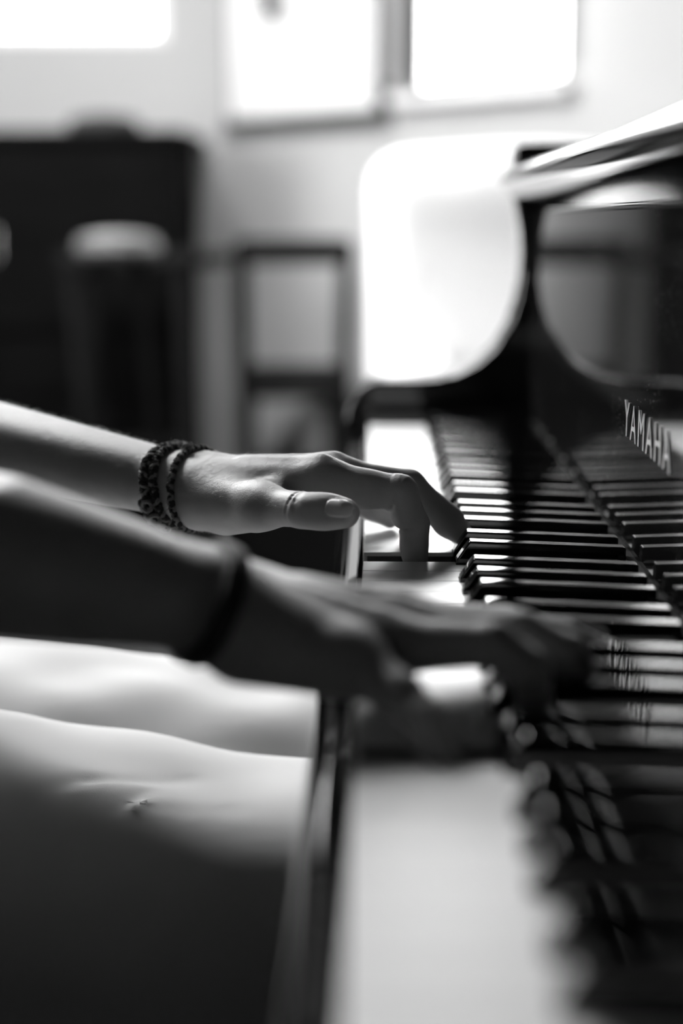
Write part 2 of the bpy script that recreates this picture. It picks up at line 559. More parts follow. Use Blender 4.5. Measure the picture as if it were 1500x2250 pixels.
# ================================================================== FURNITURE AT THE BACK
# dark wooden cabinet
cab = empty('wooden_cabinet', (-1.66, FARY - 0.32, 0))
tag(cab, 'tall dark wooden cabinet with doors and drawers against the far wall', 'cabinet')
cw, cdp, ch = 1.10, 0.28, 1.165  # unseen left part widened to keep reflections in the black keys dark
MB().box(-cw, cw, -cdp + 0.02, cdp, 0.06, ch - 0.03, 0.006).box(-cw + 0.03, cw - 0.03, -cdp + 0.05, cdp, 0, 0.06).build('body', M['darkwood'], cab)
MB().box(-cw - 0.03, cw + 0.03, -cdp - 0.01, cdp, ch - 0.03, ch, 0.006).build('top', M['darkwood'], cab)
for k in range(3):
    z0 = 0.08 + k * 0.17
    for s in (-3, -1, 1, 3):
        xc, hwd = s * cw / 4, cw / 4 - 0.012
        d = MB().box(xc - hwd, xc + hwd, -cdp, -cdp + 0.02, z0, z0 + 0.155, 0.005).build('drawer', M['darkwood'], cab)
        MB().lathe([(0.006, 0), (0.014, 0.004), (0.016, 0.012), (0.008, 0.02)], (0, 0, 0), 14).build('knob', M['brass'], d)
        kb = d.children[0]; kb.rotation_euler = (math.pi / 2, 0, 0); kb.location = (xc, -cdp + 0.002, z0 + 0.078)
for s in (-3, -1, 1, 3):
    xc, hwd = s * cw / 4, cw / 4 - 0.012
    d = MB().box(xc - hwd, xc + hwd, -cdp, -cdp + 0.02, 0.61, ch - 0.045, 0.005).build('door', M['darkwood'], cab)
    hx_ = xc + (hwd - 0.04) * (1 if s in (-3, 1) else -1)
    MB().tube([(hx_, -cdp, 0.80), (hx_, -cdp - 0.025, 0.81), (hx_, -cdp - 0.025, 0.89), (hx_, -cdp, 0.90)], 0.006, 8).build('handle', M['brass'], d)
cloth_mb = MB()
cloth_mb.lathe([(0.05, 0), (0.105, 0.012), (0.11, 0.03), (0.085, 0.05), (0.03, 0.058)], (0, 0, 0), 20)
bo = cloth_mb.build('cloth_bundle', M['cloth_dark']); bo.location = (-0.80, FARY - 0.34, ch)  # rounded cloth bundle on the cabinet top
tag(bo, 'low dark rounded cloth bundle lying on top of the tall cabinet', 'cloth')
# stool with a pale cushion in front of the cabinet
st = empty('tall_stool', (-0.59, 2.7, 0), 0.2)
tag(st, 'tall dark stool with a pale round seat in front of the cabinet', 'stool')
MB().lathe([(0.075, 0.0), (0.095, 0.006), (0.10, 0.02), (0.09, 0.045), (0.04, 0.055)], (0, 0, 0.835), 24).build('seat', mat('stool_seat', 0.09, 0.5), st)
for a in range(4):
    an = math.pi / 4 + a * math.pi / 2
    MB().tube([(0.06 * math.cos(an), 0.06 * math.sin(an), 0.837), (0.16 * math.cos(an), 0.16 * math.sin(an), 0.0)], 0.014, 8).build('leg', M['darkwood'], st)
rg = [(0.118 * math.cos(t), 0.118 * math.sin(t), 0.35) for t in np.linspace(0, 2 * math.pi, 25)[:-1]]
MB().tube(rg, 0.009, 8, closed=True).build('foot_ring', M['darkwood'], st)


def slat_chair(loc, rz, label, wid=0.40, nsl=1):
    c = empty('wooden_chair', loc, rz)
    tag(c, label, 'chair')
    h = wid / 2
    MB().box(-h, h, -0.40, 0.0, 0.43, 0.465, 0.012).build('seat', M['chairwood'], c)
    for s in (-1, 1):
        MB().tube([(s * (h - 0.02), -0.015, 0.0), (s * (h - 0.02), 0.0, 0.45), (s * (h - 0.015), 0.05, 0.86)], 0.021, 10).build('back_post', M['chairwood'], c)
        MB().tube([(s * (h - 0.03), -0.37, 0.0), (s * (h - 0.03), -0.36, 0.44)], [0.015, 0.021], 10).build('leg', M['chairwood'], c)
        MB().tube([(s * (h - 0.025), -0.365, 0.22), (s * (h - 0.025), -0.01, 0.22)], 0.011, 8).build('stretcher', M['chairwood'], c)
    MB().box(-h + 0.005, h - 0.005, 0.035, 0.06, 0.80, 0.87, 0.008).build('top_rail', M['chairwood'], c)
    MB().box(-h + 0.02, h - 0.02, 0.005, 0.025, 0.50, 0.53, 0.005).build('lower_rail', M['chairwood'], c)
    for k in range(nsl):
        x = (k + 1) / (nsl + 1) * wid - h
        MB().tube([(x, 0.014, 0.515), (x, 0.045, 0.82)], 0.012, 8).build('back_slat', M['chairwood'], c)
    return c


slat_chair((-0.222, 3.35, 0), math.pi + 0.08, 'dark wooden chair with an open back beside the white armchair', 0.31, 0)
tb = empty('side_table', (-0.60, 3.25, 0))
tag(tb, 'narrow dark side table between the tall cabinet and the wooden chair', 'table')
MB().box(-0.22, 0.21, -0.13, 0.13, 0.80, 0.835, 0.006).build('table_top', M['chairwood'], tb)
for sx in (-0.19, 0.10):
    for sy in (-0.10, 0.10):
        MB().tube([(sx, sy, 0.80), (sx + (0.03 if sx < 0 else -0.0), sy, 0.35), (sx + (0 if sx < 0 else 0.05), sy, 0.0)], [0.020, 0.015, 0.013], 10).build('leg', M['chairwood'], tb)
MB().box(-0.17, 0.10, -0.01, 0.01, 0.30, 0.33, 0.004).build('stretcher', M['chairwood'], tb)
# low dark chest on the floor
chx = empty('storage_chest', (float(P(660, 1100, 2.95)[0]), 2.95, 0), -0.35)
tag(chx, 'low dark storage chest on the floor below the wooden chairs', 'chest')
MB().box(-0.17, 0.17, -0.12, 0.12, 0.0, 0.27, 0.006).build('body', M['darkwood'], chx)
MB().box(-0.18, 0.18, -0.13, 0.13, 0.272, 0.31, 0.010).build('lid', M['darkwood'], chx)

# white armchair
ax0 = float(P(752, 600, 2.2)[0])
ac = empty('armchair', (ax0 + 0.42, 2.2, 0), 0.0)
tag(ac, 'white upholstered armchair with a rounded high back behind the piano arm', 'armchair')


def soft(name, fn, lo, hi, h, m, par, it=3):
    v, f = sdf_mesh(fn, lo, hi, h)
    return mesh_obj(name, [(relax(v, f, it), f, 0)], [m], par)


def rbox(p, c, hs, r):
    q = np.abs(p - np.asarray(c, np.float32)) - (np.asarray(hs, np.float32) - r)
    return np.linalg.norm(np.maximum(q, 0), axis=-1) + np.minimum(q.max(-1), 0) - r


soft('backrest', lambda p: smin(rbox(p, (0.0, 0.22, 0.70), (0.37, 0.085, 0.36), 0.08), ell(p, (-0.02, 0.2, 0.98), (0.30, 0.08, 0.09)), 0.05), (-0.5, 0.05, 0.25), (0.5, 0.4, 1.2), 0.014, M['upholstery'], ac)
soft('seat_cushion', lambda p: rbox(p, (0, -0.10, 0.42), (0.20, 0.27, 0.085), 0.06), (-0.35, -0.45, 0.3), (0.35, 0.22, 0.55), 0.014, M['upholstery'], ac)
MB().box(-0.30, 0.30, -0.34, 0.26, 0.12, 0.34, 0.03, 3).build('base', M['upholstery'], ac)
for s in (-1, 1):
    soft('armrest', lambda p: rbox(p, (s * 0.262, -0.06, 0.48), (0.075, 0.30, 0.19), 0.07), (s * 0.262 - 0.12, -0.42, 0.25), (s * 0.262 + 0.12, 0.28, 0.72), 0.014, M['upholstery'], ac)
    for t in (-0.28, 0.2):
        MB().tube([(s * 0.25, t, 0.14), (s * 0.26, t, 0.0)], [0.022, 0.015], 10).build('leg', M['darkwood'], ac)

# ================================================================== THE PIANO
pno = empty('grand_piano', (0, 0, 0))
tag(pno, 'glossy black grand piano with its keyboard open under the two hands', 'piano')
WK = 0.0235
YB = 0.5405                      # bass end of the keyboard
YT = YB - 52 * WK                # treble end
FX = 0.1500                      # fallboard plane


def kz(z):
    return KZ + z


# black key positions in an octave measured from C towards the treble
BK = [(0.0206, 0), (0.0480, 1), (0.0908, 3), (0.1182, 4), (0.1456, 5)]     # (centre, index of white key on its bass side)
Cs = [YB - 2 * WK - 7 * WK * k for k in range(-1, 8)]                       # Y of each C boundary
blacks = []
for cy in Cs:
    for c, iw in BK:
        y = cy - c
        if YT + 0.01 < y < YB - 0.01 and not (y < YT + WK):
            blacks.append(y)
blacks = [y for y in blacks if y < YB - 0.012]
PRESSED = {}


def white_key(i):
    y1 = YB - i * WK - 0.00025
    y0 = YB - (i + 1) * WK + 0.00025
    t0, t1 = y0, y1
    for b in blacks:
        if abs(b - y0) < 0.0095: t0 = max(t0, b + 0.0068)
        if abs(b - y1) < 0.0095: t1 = min(t1, b - 0.0068)
    hx = 0.0515
    pts = [(0, y0), (hx, y0), (hx, t0), (FX - 0.004, t0), (FX - 0.004, t1), (hx, t1), (hx, y1), (0, y1)]
    cl = []
    for p in pts:
        if not cl or (abs(p[0] - cl[-1][0]) + abs(p[1] - cl[-1][1])) > 1e-6: cl.append(p)
    top = MB().prism(cl, 2, -0.0024, 0.0, 0.0004, 2)
    top.box(-0.0003, 0.002, y0 + 0.0006, y1 - 0.0006, -0.016, -0.0022, 0.0003, 1)
    k = top.build('white_key', M['ivory'], pno)
    w_ = MB().box(0.0021, 0.21, t0 + 0.0006, t1 - 0.0006, -0.024, -0.0025)
    w_.box(0.0021, hx - 0.001, y0 + 0.0006, y1 - 0.0006, -0.024, -0.0025)
    sub = w_.build('key_body', M['keywood'], k, False)
    ang = 0.0
    if i in (24, 38):            # under the left index finger and under the right little finger
        k['label'] = 'white key pressed down by a finger'
        ang = (0.0105 if i == 24 else 0.0065) / 0.22
    k.matrix_world = Matrix.Translation((0.22, 0, kz(0) - 0.0)) @ Matrix.Rotation(-ang, 4, 'Y') @ Matrix.Translation((-0.22, 0, 0))
    return k


# C4 = white key 23, D4 = 24; C6 = 37
def idx_at(t):
    return int((YB + t) / WK)


for i in range(52):
    white_key(i)

for b in blacks:
    mb = MB(); bm = mb.bm
    xf, xft, xb = 0.0515, 0.0590, FX - 0.0045
    zf, zb = 0.0128, 0.0096
    hw, ht = 0.0056, 0.0047
    lo = [(xf, -hw, -0.004), (xb, -hw, -0.004), (xb, hw, -0.004), (xf, hw, -0.004)]
    md = [(xf + 0.0003, -hw, 0.002), (xb, -hw, 0.002), (xb, hw, 0.002), (xf + 0.0003, hw, 0.002)]
    hi = [(xft, -ht, zf), (xb, -ht, zb), (xb, ht, zb), (xft, ht, zf)]
    L = [[bm.verts.new((x, b + y, z)) for x, y, z in r] for r in (lo, md, hi)]
    for A, B in zip(L, L[1:]):
        for k in range(4):
            bm.faces.new((A[k], A[(k + 1) % 4], B[(k + 1) % 4], B[k]))
    bm.faces.new(L[0][::-1]); bm.faces.new(L[2])
    bmesh.ops.recalc_face_normals(bm, faces=bm.faces)
    es = [e for e in bm.edges if all(v in L[2] or v in L[1] for v in e.verts) and not all(v in L[1] for v in e.verts)]
    bmesh.ops.bevel(bm, geom=es, offset=0.0011, segments=3, affect='EDGES', profile=0.6)
    o = mb.build('black_key', M['ebony'], pno)
    o.location = (0, 0, kz(0))

# strip of felt behind the keys, key blocks, key slip, key bed
MB().box(FX - 0.0035, FX + 0.004, YT - 0.001, YB + 0.001, kz(-0.02), kz(0.0035), 0.001).build('felt_strip', M['felt'], pno)
AY = 0.566
for y0, y1 in ((YB + 0.002, AY - 0.0005), (YT - (AY - YB) + 0.0005, YT - 0.002)):
    MB().box(-0.001, FX - 0.001, y0, y1, kz(-0.03), kz(0.012), 0.003, 3).build('key_block', M['lacquer'], pno)
YTA = YT - (AY - YB)
prof = [(-0.0195, -0.085), (-0.0195, -0.026), (-0.0190, -0.0215), (-0.0172, -0.0172), (-0.0145, -0.0140), (-0.0115, -0.0119), (-0.0092, -0.0108), (-0.0080, -0.0105)]
prof += [(-0.0040, -0.0105), (-0.0032, -0.0115), (-0.0030, -0.085)]
MB().prism([(x, kz(z)) for x, z in prof], 1, YTA - 0.0, AY).build('key_slip', M['lacquer'], pno)
MB().box(-0.010, 0.60, YTA - 0.05, AY + 0.05, kz(-0.106), kz(-0.086), 0.004).build('key_bed', M['satin'], pno)
# arms at either end of the keyboard, outline read from the far one
op = [(752, 1010), (753, 960), (757, 930), (764, 895), (776, 868), (795, 848), (825, 838), (900, 836), (960, 833), (1000, 826), (1050, 800), (1090, 762),
      (1122, 710), (1138, 660), (1147, 610), (1149, 560), (1146, 510), (1138, 465), (1130, 432), (1130, 330), (1136, 318), (1146, 315)]
out = []
for px, py in op:
    q = P(px, py, AY)
    out.append((float(q[0]), float(q[2])))
ztop = out[-1][1]
poly = [(out[0][0], kz(-0.10))] + out + [(0.30, ztop), (0.30, kz(-0.10))]
for y0 in (AY, YTA - 0.055):
    MB().prism(poly, 1, y0, y0 + 0.055, 0.004, 3).build('arm', M['lacquer'], pno)
# fallboard with its rolled upper lip
fp = [(FX, 0.0045), (FX, 0.1930), (FX - 0.0006, 0.1955), (FX - 0.0022, 0.1978), (FX - 0.0120, 0.2045), (FX - 0.020, 0.2098), (FX - 0.0255, 0.2140),
      (FX - 0.0300, 0.2190), (FX - 0.0312, 0.2235), (FX - 0.0295, 0.2280), (FX - 0.0240, 0.2325), (FX - 0.014, 0.2365), (FX, 0.2390), (FX + 0.018, 0.2400), (FX + 0.018, 0.0045)]
fb = MB().prism([(x, kz(z)) for x, z in fp], 1, YTA + 0.001, AY - 0.001).build('fallboard', M['dusty'], pno)
# lettering on the fallboard
cu = bpy.data.curves.new('lettering', 'FONT')
cu.body = 'YAMAHA'
cu.size = 0.0275
cu.extrude = 0.0002
cu.space_character = 1.3
cu.align_x = 'CENTER'
lt = bpy.data.objects.new('lettering', cu)
COL.objects.link(lt)
cu.materials.append(M['letter'])
lz = kz(0.0665)
LM = Matrix(((0, 0, -1, FX - 0.0004), (-1, 0, 0, -0.077), (0, 1, 0, lz), (0, 0, 0, 1)))
bpy.context.view_layer.update()
lme = bpy.data.meshes.new_from_object(lt.evaluated_get(bpy.context.evaluated_depsgraph_get()))
bpy.data.objects.remove(lt)
lt = bpy.data.objects.new('lettering', lme)
COL.objects.link(lt)
lt.parent = fb
xs_ = [v.co.x for v in lme.vertices]; ys_ = [v.co.y for v in lme.vertices]
fx_ = 0.142 / (max(xs_) - min(xs_))
for v in lme.vertices:
    v.co.x *= fx_
    v.co.y *= 0.020 / (max(ys_) - min(ys_))
lt.matrix_world = LM
lt['label'] = 'pale metal YAMAHA lettering'
# body of the grand behind the keyboard
rim = [(0.172, YTA - 0.05), (0.95, YTA - 0.05), (1.15, YTA + 0.02), (1.30, YTA + 0.20), (1.42, YTA + 0.42), (1.58, YTA + 0.60), (1.74, YTA + 0.78), (1.82, YTA + 0.98), (1.78, YTA + 1.17),
       (1.66, AY + 0.03), (1.50, AY + 0.052), (0.172, AY + 0.052)]


def smooth_poly(pts, it=2):
    for _ in range(it):
        q = []
        n = len(pts)
        for i in range(n):
            a, b = pts[i], pts[(i + 1) % n]
            if i in (n - 1,) or i == 0 and False:
                q += [a, b] if False else [a]
            q += [(a[0] * .75 + b[0] * .25, a[1] * .75 + b[1] * .25), (a[0] * .25 + b[0] * .75, a[1] * .25 + b[1] * .75)]
        pts = q
    return pts


def chaikin_open(pts, it=3):
    for _ in range(it):
        q = [pts[0]]
        for a, b in zip(pts, pts[1:]):
            q += [(a[0] * .75 + b[0] * .25, a[1] * .75 + b[1] * .25), (a[0] * .25 + b[0] * .75, a[1] * .25 + b[1] * .75)]
        q.append(pts[-1])
        pts = q
    return pts


rc = chaikin_open(rim, 3)
rc_in = [(max(x, 0.305), y) for x, y in rc]
MB().prism(rc_in, 2, kz(-0.10), ztop - 0.024, 0.003, 2).build('case', M['lacquer'], pno)
lidp = [(max(x, 0.31), y) for x, y in rc]
MB().prism(lidp, 2, ztop - 0.022, ztop, 0.004, 2).build('lid', M['lacquer'], pno)
MB().box(0.170, 0.300, YTA + 0.001, AY - 0.001, kz(0.10), kz(0.195)).build('pin_block_cover', M['satin'], pno)
for lx, ly in ((0.40, YTA + 0.03), (0.40, AY - 0.03), (1.55, AY - 0.32)):
    MB().lathe([(0.022, 0.0), (0.028, 0.03), (0.026, 0.07), (0.034, 0.12), (0.055, 0.50), (0.062, 0.56), (0.062, kz(-0.106) if lx < 1 else kz(-0.10))], (lx, ly, 0.0), 28).build('leg', M['lacquer'], pno)
ly_ = MB().box(0.40, 0.44, -0.16, -0.12, 0.10, kz(-0.106)).box(0.40, 0.44, 0.0, 0.04, 0.10, kz(-0.106)).box(0.35, 0.49, -0.20, 0.08, 0.05, 0.13, 0.01)
ly_.build('pedal_lyre', M['lacquer'], pno)
for k in range(3):
    yk = -0.06 + (k - 1) * 0.07
    MB().box(0.24, 0.36, yk - 0.012, yk + 0.012, 0.07, 0.082, 0.005, 3).build('pedal', M['brass'], pno)

# bench
bn = empty('piano_bench', (-0.60, 0.04, 0))
tag(bn, 'black padded piano bench the seated player sits on', 'bench')
MB().box(-0.17, 0.17, -0.36, 0.36, 0.40, 0.475, 0.02, 4).build('cushion', M['bench'], bn)
MB().box(-0.16, 0.16, -0.35, 0.35, 0.34, 0.40, 0.004).build('frame', M['lacquer'], bn)
for sx in (-1, 1):
    for sy in (-1, 1):
        MB().box(sx * 0.13 - 0.022, sx * 0.13 + 0.022, sy * 0.32 - 0.022, sy * 0.32 + 0.022, 0.0, 0.34, 0.004).build('leg', M['lacquer'], bn)

# ================================================================== THE PLAYER
D0 = -CAM[1]


def J(px, py, D):
    return P(px, py, D - D0).astype(np.float32)


def chain(p, pts, rad):
    d = None
    for a, b, r1, r2 in zip(pts, pts[1:], rad, rad[1:]):
        e = cap(p, a, b, r1, r2)
        d = e if d is None else smin(d, e, 0.003)
    return d


def groove(p, c, axis, dors, width, depth, half=0.75):
    """shallow skin fold: ring round `axis` at c, only on the side of `dors`"""
    axis = axis / np.linalg.norm(axis)
    q = p - c
    s = q @ axis
    r = q - s[..., None] * axis
    rn = np.linalg.norm(r, axis=-1) + 1e-6
    cosd = (r @ (dors / np.linalg.norm(dors))) / rn
    wgt = np.clip((cosd - half) / (1 - half), 0, 1)
    near = np.exp(-(rn / 0.02) ** 4)
    return depth * np.exp(-(s / width) ** 2) * np.sqrt(wgt) * near


def nail_patch(tip, prev, dors, r, ln, wd, over=0.001, lift=0.0004, back=0.0):
    ax = tip - prev; ax = ax / np.linalg.norm(ax)
    d = dors - ax * float(dors @ ax); d = d / np.linalg.norm(d)
    sd = np.cross(ax, d)
    nu, nv = 14, 12
    V = []
    for layer in (0, 1):
        for i in range(nu + 1):
            u = i / nu
            s = -ln * 0.62 + ln * u + over + back
            # outline: rounded at the root, gently curved at the free edge
            wv = wd * (math.sqrt(max(0.0, 1 - (1 - min(u / 0.35, 1)) ** 2)) * 0.25 + 0.75)
            if u > 0.8: wv *= math.sqrt(max(0.1, 1 - ((u - 0.8) / 0.25) ** 2))
            rr = math.sqrt(max(r * r - max(s, 0) ** 2 * 0.75, (0.35 * r) ** 2)) + lift - (0.0008 if layer else 0)
            for j in range(nv + 1):
                a = (j / nv - 0.5) * wv / r
                sag = -0.0011 * (abs(j / nv - 0.5) * 2) ** 4
                V.append(tip + ax * s + (d * math.cos(a) + sd * math.sin(a)) * (rr + sag))
    V = np.array(V); F = []
    n1 = (nu + 1) * (nv + 1)
    g = lambda l, i, j: l * n1 + i * (nv + 1) + j
    for i in range(nu):
        for j in range(nv):
            F.append((g(0, i, j), g(0, i, j + 1), g(0, i + 1, j + 1), g(0, i + 1, j)))
            F.append((g(1, i, j), g(1, i + 1, j), g(1, i + 1, j + 1), g(1, i, j + 1)))
    for i in range(nu):
        F.append((g(0, i, 0), g(0, i + 1, 0), g(1, i + 1, 0), g(1, i, 0)))
        F.append((g(0, i, nv), g(1, i, nv), g(1, i + 1, nv), g(0, i + 1, nv)))
    for j in range(nv):
        F.append((g(0, 0, j), g(1, 0, j), g(1, 0, j + 1), g(0, 0, j + 1)))
        F.append((g(0, nu, j), g(0, nu, j + 1), g(1, nu, j + 1), g(1, nu, j)))
    return V, np.array(F)


UPW = np.array([0, 0, 1.0], np.float32)
def nail_outline(np_patch):
    V = np_patch[0]
    n1 = 15 * 13
    g = V[:n1].reshape(15, 13, 3)
    return np.concatenate([g[:12, 0], g[0], g[:12, -1]]).astype(np.float32)


# ---------------- left hand (the sharp one)
LW = J(398, 1066, 0.900)
lax = np.array([math.cos(math.radians(25)), -math.sin(math.radians(25)), -0.10], np.float32); lax /= np.linalg.norm(lax)
lpe = np.array([math.sin(math.radians(25)), math.cos(math.radians(25)), 0], np.float32)
LE = np.array([-0.365, 0.125, 0.800], np.float32)            # elbow
LF = {
    'index': ([J(708, 1056, .864), J(877, 1084, .856), J(911, 1152, .857), J(913, 1238, .8585)], [.0118, .0094, .0080, .0066]),
    'middle': ([J(735, 1050, .884), J(898, 1067, .891), J(960, 1121, .889), J(1009, 1171, .887)], [.0118, .0094, .0080, .0068]),
    'ring': ([J(715, 1054, .905), J(848, 1072, .915), J(890, 1112, .915), J(905, 1152, .915)], [.0112, .0088, .0076, .0066]),
    'little': ([J(670, 1072, .924), J(776, 1100, .936), J(822, 1122, .937), J(856, 1140, .937)], [.0104, .0078, .0068, .0060]),
    'thumb': ([J(578, 1112, .840), J(662, 1120, .815), J(757, 1128, .801)], [.0108, .0096, .0080]),
}


def forearm(p, W, E, pe, r0, r1, r2):
    d = None
    for s, o0, o2 in ((-1, .010, .018), (1, .010, .016)):
        a = (W + pe * s * o0).astype(np.float32); b = (E + pe * s * o2).astype(np.float32)
        ba = b - a
        h = np.clip(((p - a) @ ba) / float(ba @ ba), 0, 1)
        # quadratic through r0, r1 (at .36), r2: slim wrist, full belly near the elbow
        c1 = ((r1 - r0) - (r2 - r0) * .36 ** 2) / (.36 - .36 ** 2)
        rr = r0 + c1 * h + (r2 - r0 - c1) * h * h
        e = np.linalg.norm(p - a - h[..., None] * ba, axis=-1) - rr
        d = e if d is None else smin(d, e, .02)
    return d


FL_ = (.0158, .0215, .032)
FR_ = (.0165, .0310, .037)


THN = nail_patch(LF['thumb'][0][2], LF['thumb'][0][1], np.array([-.05, -.84, .54]), .0086, .0150, .0130, over=.0022, lift=.0003)
THO = nail_outline(THN)


def hand_L(p):
    wr = forearm(p, LW, LE, lpe, *FL_)
    f = LF
    palm = smin(wr, cap(p, LW - lpe * .010, f['index'][0][0], 0.0150, .0118), .012)
    palm = smin(palm, cap(p, LW, f['middle'][0][0], 0.0150, .0122), .012)
    palm = smin(palm, cap(p, LW + lpe * .008, f['ring'][0][0], 0.0150, .0118), .012)
    palm = smin(palm, cap(p, LW + lpe * .012, f['little'][0][0], 0.0145, .0110), .012)
    palm = smin(palm, cap(p, J(470, 1100, .905), J(650, 1090, .912), .0165, .0125), .012)      # heel on the little finger side
    th = cap(p, J(445, 1100, .876), f['thumb'][0][0], .0175, .0110)                              # ball of the thumb
    th = smin(th, cap(p, J(500, 1138, .872), J(560, 1128, .850), .0100, .0095), .008)
    palm = smin(palm, th, .014)
    palm = smin(palm, cap(p, J(560, 1095, .848), J(630, 1080, .860), .0065, .0070), .008)       # web
    d = palm
    for k, (pt, rr) in f.items():
        c = chain(p, pt, rr)
        if k == 'thumb':
            c = smin(c, ell(p, (pt[1] + pt[2]) / 2 + 0.0, (.0150, .0082, .0088)), .006)
        if k == 'index':
            c = smin(c, ell(p, pt[1] + UPW * .001, (.0095, .0092, .0098)), .004)
            c = smin(c, ell(p, (pt[0] + pt[1]) / 2 - UPW * .002, (.018, .0090, .0098)), .006)
            m_ = (pt[2] + pt[3]) / 2 + np.array([-.0012, -.001, 0], np.float32)
            c = smin(c, ell(p, m_, (.0074, .0076, .0120)), .004)
            m_ = (pt[1] + pt[2]) / 2 + np.array([-.0012, -.001, -.001], np.float32)
            c = smin(c, ell(p, m_, (.0082, .0082, .0110)), .004)
        if k == 'middle':
            c = smin(c, ell(p, (pt[2] + pt[3]) / 2, (.0095, .0080, .0095)), .004)
        d = np.minimum(d, smin(palm, c, .010 if k != 'thumb' else .012))
    # tendons and knuckles on the back of the hand
    for k, hgt in (('index', .0012), ('middle', .0016), ('ring', .0012)):
        a = LW + (f[k][0][0] - LW) * .45 + UPW * .013
        b = f[k][0][0] + UPW * .0115
        d = smin(d, cap(p, a, b, .0018, .0026), .006)
    # creases
    t = LF['thumb'][0]
    axt = t[2] - t[0]
    dth = np.array([-.1, -.75, .65], np.float32)
    for s, wd_, dp in ((-.0022, .0008, .0016), (.0008, .0006, .0009), (.0042, .0008, .0014), (-.0055, .0007, .0006), (.0066, .0006, .0008)):
        tilt = axt / np.linalg.norm(axt) + np.array([0, 0, .22 if s > 0 else -.12], np.float32)
        d = d + groove(p, t[1] + axt / np.linalg.norm(axt) * s, tilt, dth, wd_, dp, .15)
    i3 = LF['index'][0]
    axp = i3[1] - i3[0]
    for s in (-.005, -.002, .001):
        d = d + groove(p, i3[1] + axp / np.linalg.norm(axp) * s, axp, UPW, .0006, .0007, .4)
    m_ = np.linalg.norm(p - t[2], axis=-1) < .022
    if m_.any():
        q = p[m_]
        dd_ = np.full(len(q), 1.0, np.float32)
        for o_ in THO:
            dd_ = np.minimum(dd_, np.linalg.norm(q - o_, axis=-1))
        d = np.array(d)
        d[m_] += .0010 * np.exp(-(dd_ / .0009) ** 2)
    # inner folds of the bent index finger
    d = d + groove(p, i3[1], (i3[2] - i3[0]), np.array([-.6, -.3, -1], np.float32), .0009, .0018, .1)
    d = d + groove(p, i3[2], (i3[3] - i3[1]), np.array([-1, -.5, .1], np.float32), .0009, .0018, .1)
    return d


def bbox(pts, m):
    a = np.array(pts)
    return a.min(0) - m, a.max(0) + m


lpts = [q for k in LF.values() for q in k[0]] + [LW, J(60, 1000, .97)]
lo, hi = bbox(lpts, .03)
lo[0] = -0.245
lo[1] -= 0.0; hi[1] += .02; hi[2] += .025; lo[2] -= 0.012
v, f = sdf_mesh(hand_L, lo, hi, .0013)
vL, fL = relax(v, f, 1, .4), f

# fine hairs on the forearm and the back of the hand
hv = vL[(vL[:, 0] < J(620, 1000, .88)[0])]
hv = hv[rng.permutation(len(hv))[:9000]].astype(np.float32)
gr = np.stack([hand_L(hv + e) - hand_L(hv - e) for e in np.eye(3, dtype=np.float32) * .0008], 1)
gr /= np.linalg.norm(gr, axis=1)[:, None]
sel = (gr[:, 2] > .25) & (gr[:, 1] < .75)
hv, gr = hv[sel][:950], gr[sel][:950]
hmb = MB()
for q, n_ in zip(hv, gr):
    L_ = rng.uniform(.0025, .0055)
    t1 = n_ * .55 + np.array([.8, rng.normal(0, .25), rng.normal(0, .15)])
    t1 /= np.linalg.norm(t1)
    t2 = n_ * .25 + np.array([1, rng.normal(0, .3), -.1])
    t2 /= np.linalg.norm(t2)
    hmb.tube([tuple(q), tuple(q + t1 * L_ * .5), tuple(q + t1 * L_ * .5 + t2 * L_ * .5)], [.00004, .00003, .00001], 3)
# ---------------- right hand (the near, blurred one)
RW = J(452, 1318, 0.598)
rpe = np.array([math.sin(math.radians(-16)), math.cos(math.radians(-16)), 0], np.float32)
RE = np.array([-0.345, -0.345, 0.850], np.float32)
RF = {
    'thumb': ([J(700, 1360, .665), J(800, 1375, .695), J(905, 1392, .705)], [.0120, .0098, .0080]),
    'index': ([J(868, 1372, .628), J(1110, 1382, .640), J(1240, 1405, .648), J(1338, 1440, .652)], [.0118, .0094, .0080, .0066]),
    'middle': ([J(872, 1392, .606), J(1140, 1392, .605), J(1250, 1436, .600), J(1290, 1512, .597)], [.0120, .0094, .0080, .0068]),
    'ring': ([J(838, 1420, .585), J(1080, 1415, .576), J(1165, 1470, .572), J(1175, 1560, .571)], [.0112, .0088, .0078, .0066]),
    'little': ([J(770, 1452, .565), J(878, 1528, .547), J(930, 1585, .536), J(962, 1648, .5295)], [.0106, .0086, .0076, .0066]),
}


def hand_R(p):
    f = RF
    wr = forearm(p, RW, RE, rpe, *FR_)
    palm = smin(wr, cap(p, RW + rpe * .010, f['index'][0][0], 0.0150, .0120), .012)
    palm = smin(palm, cap(p, RW, f['middle'][0][0], 0.0155, .0124), .012)
    palm = smin(palm, cap(p, RW - rpe * .008, f['ring'][0][0], 0.0155, .0120), .012)
    palm = smin(palm, cap(p, RW - rpe * .012, f['little'][0][0], 0.0145, .0112), .012)
    palm = smin(palm, cap(p, J(540, 1410, .578), J(720, 1455, .572), .0165, .0120), .012)
    th = cap(p, J(540, 1335, .622), f['thumb'][0][0], .0180, .0128)
    palm = smin(palm, th, .010)
    d = palm
    for k, (pt, rr) in f.items():
        d = np.minimum(d, smin(palm, chain(p, pt, rr), .010))
    for k in ('index', 'middle', 'ring'):
        a = RW + (f[k][0][0] - RW) * .5 + UPW * .013
        d = smin(d, cap(p, a, f[k][0][0] + UPW * .0115, .0018, .0026), .006)
    return d


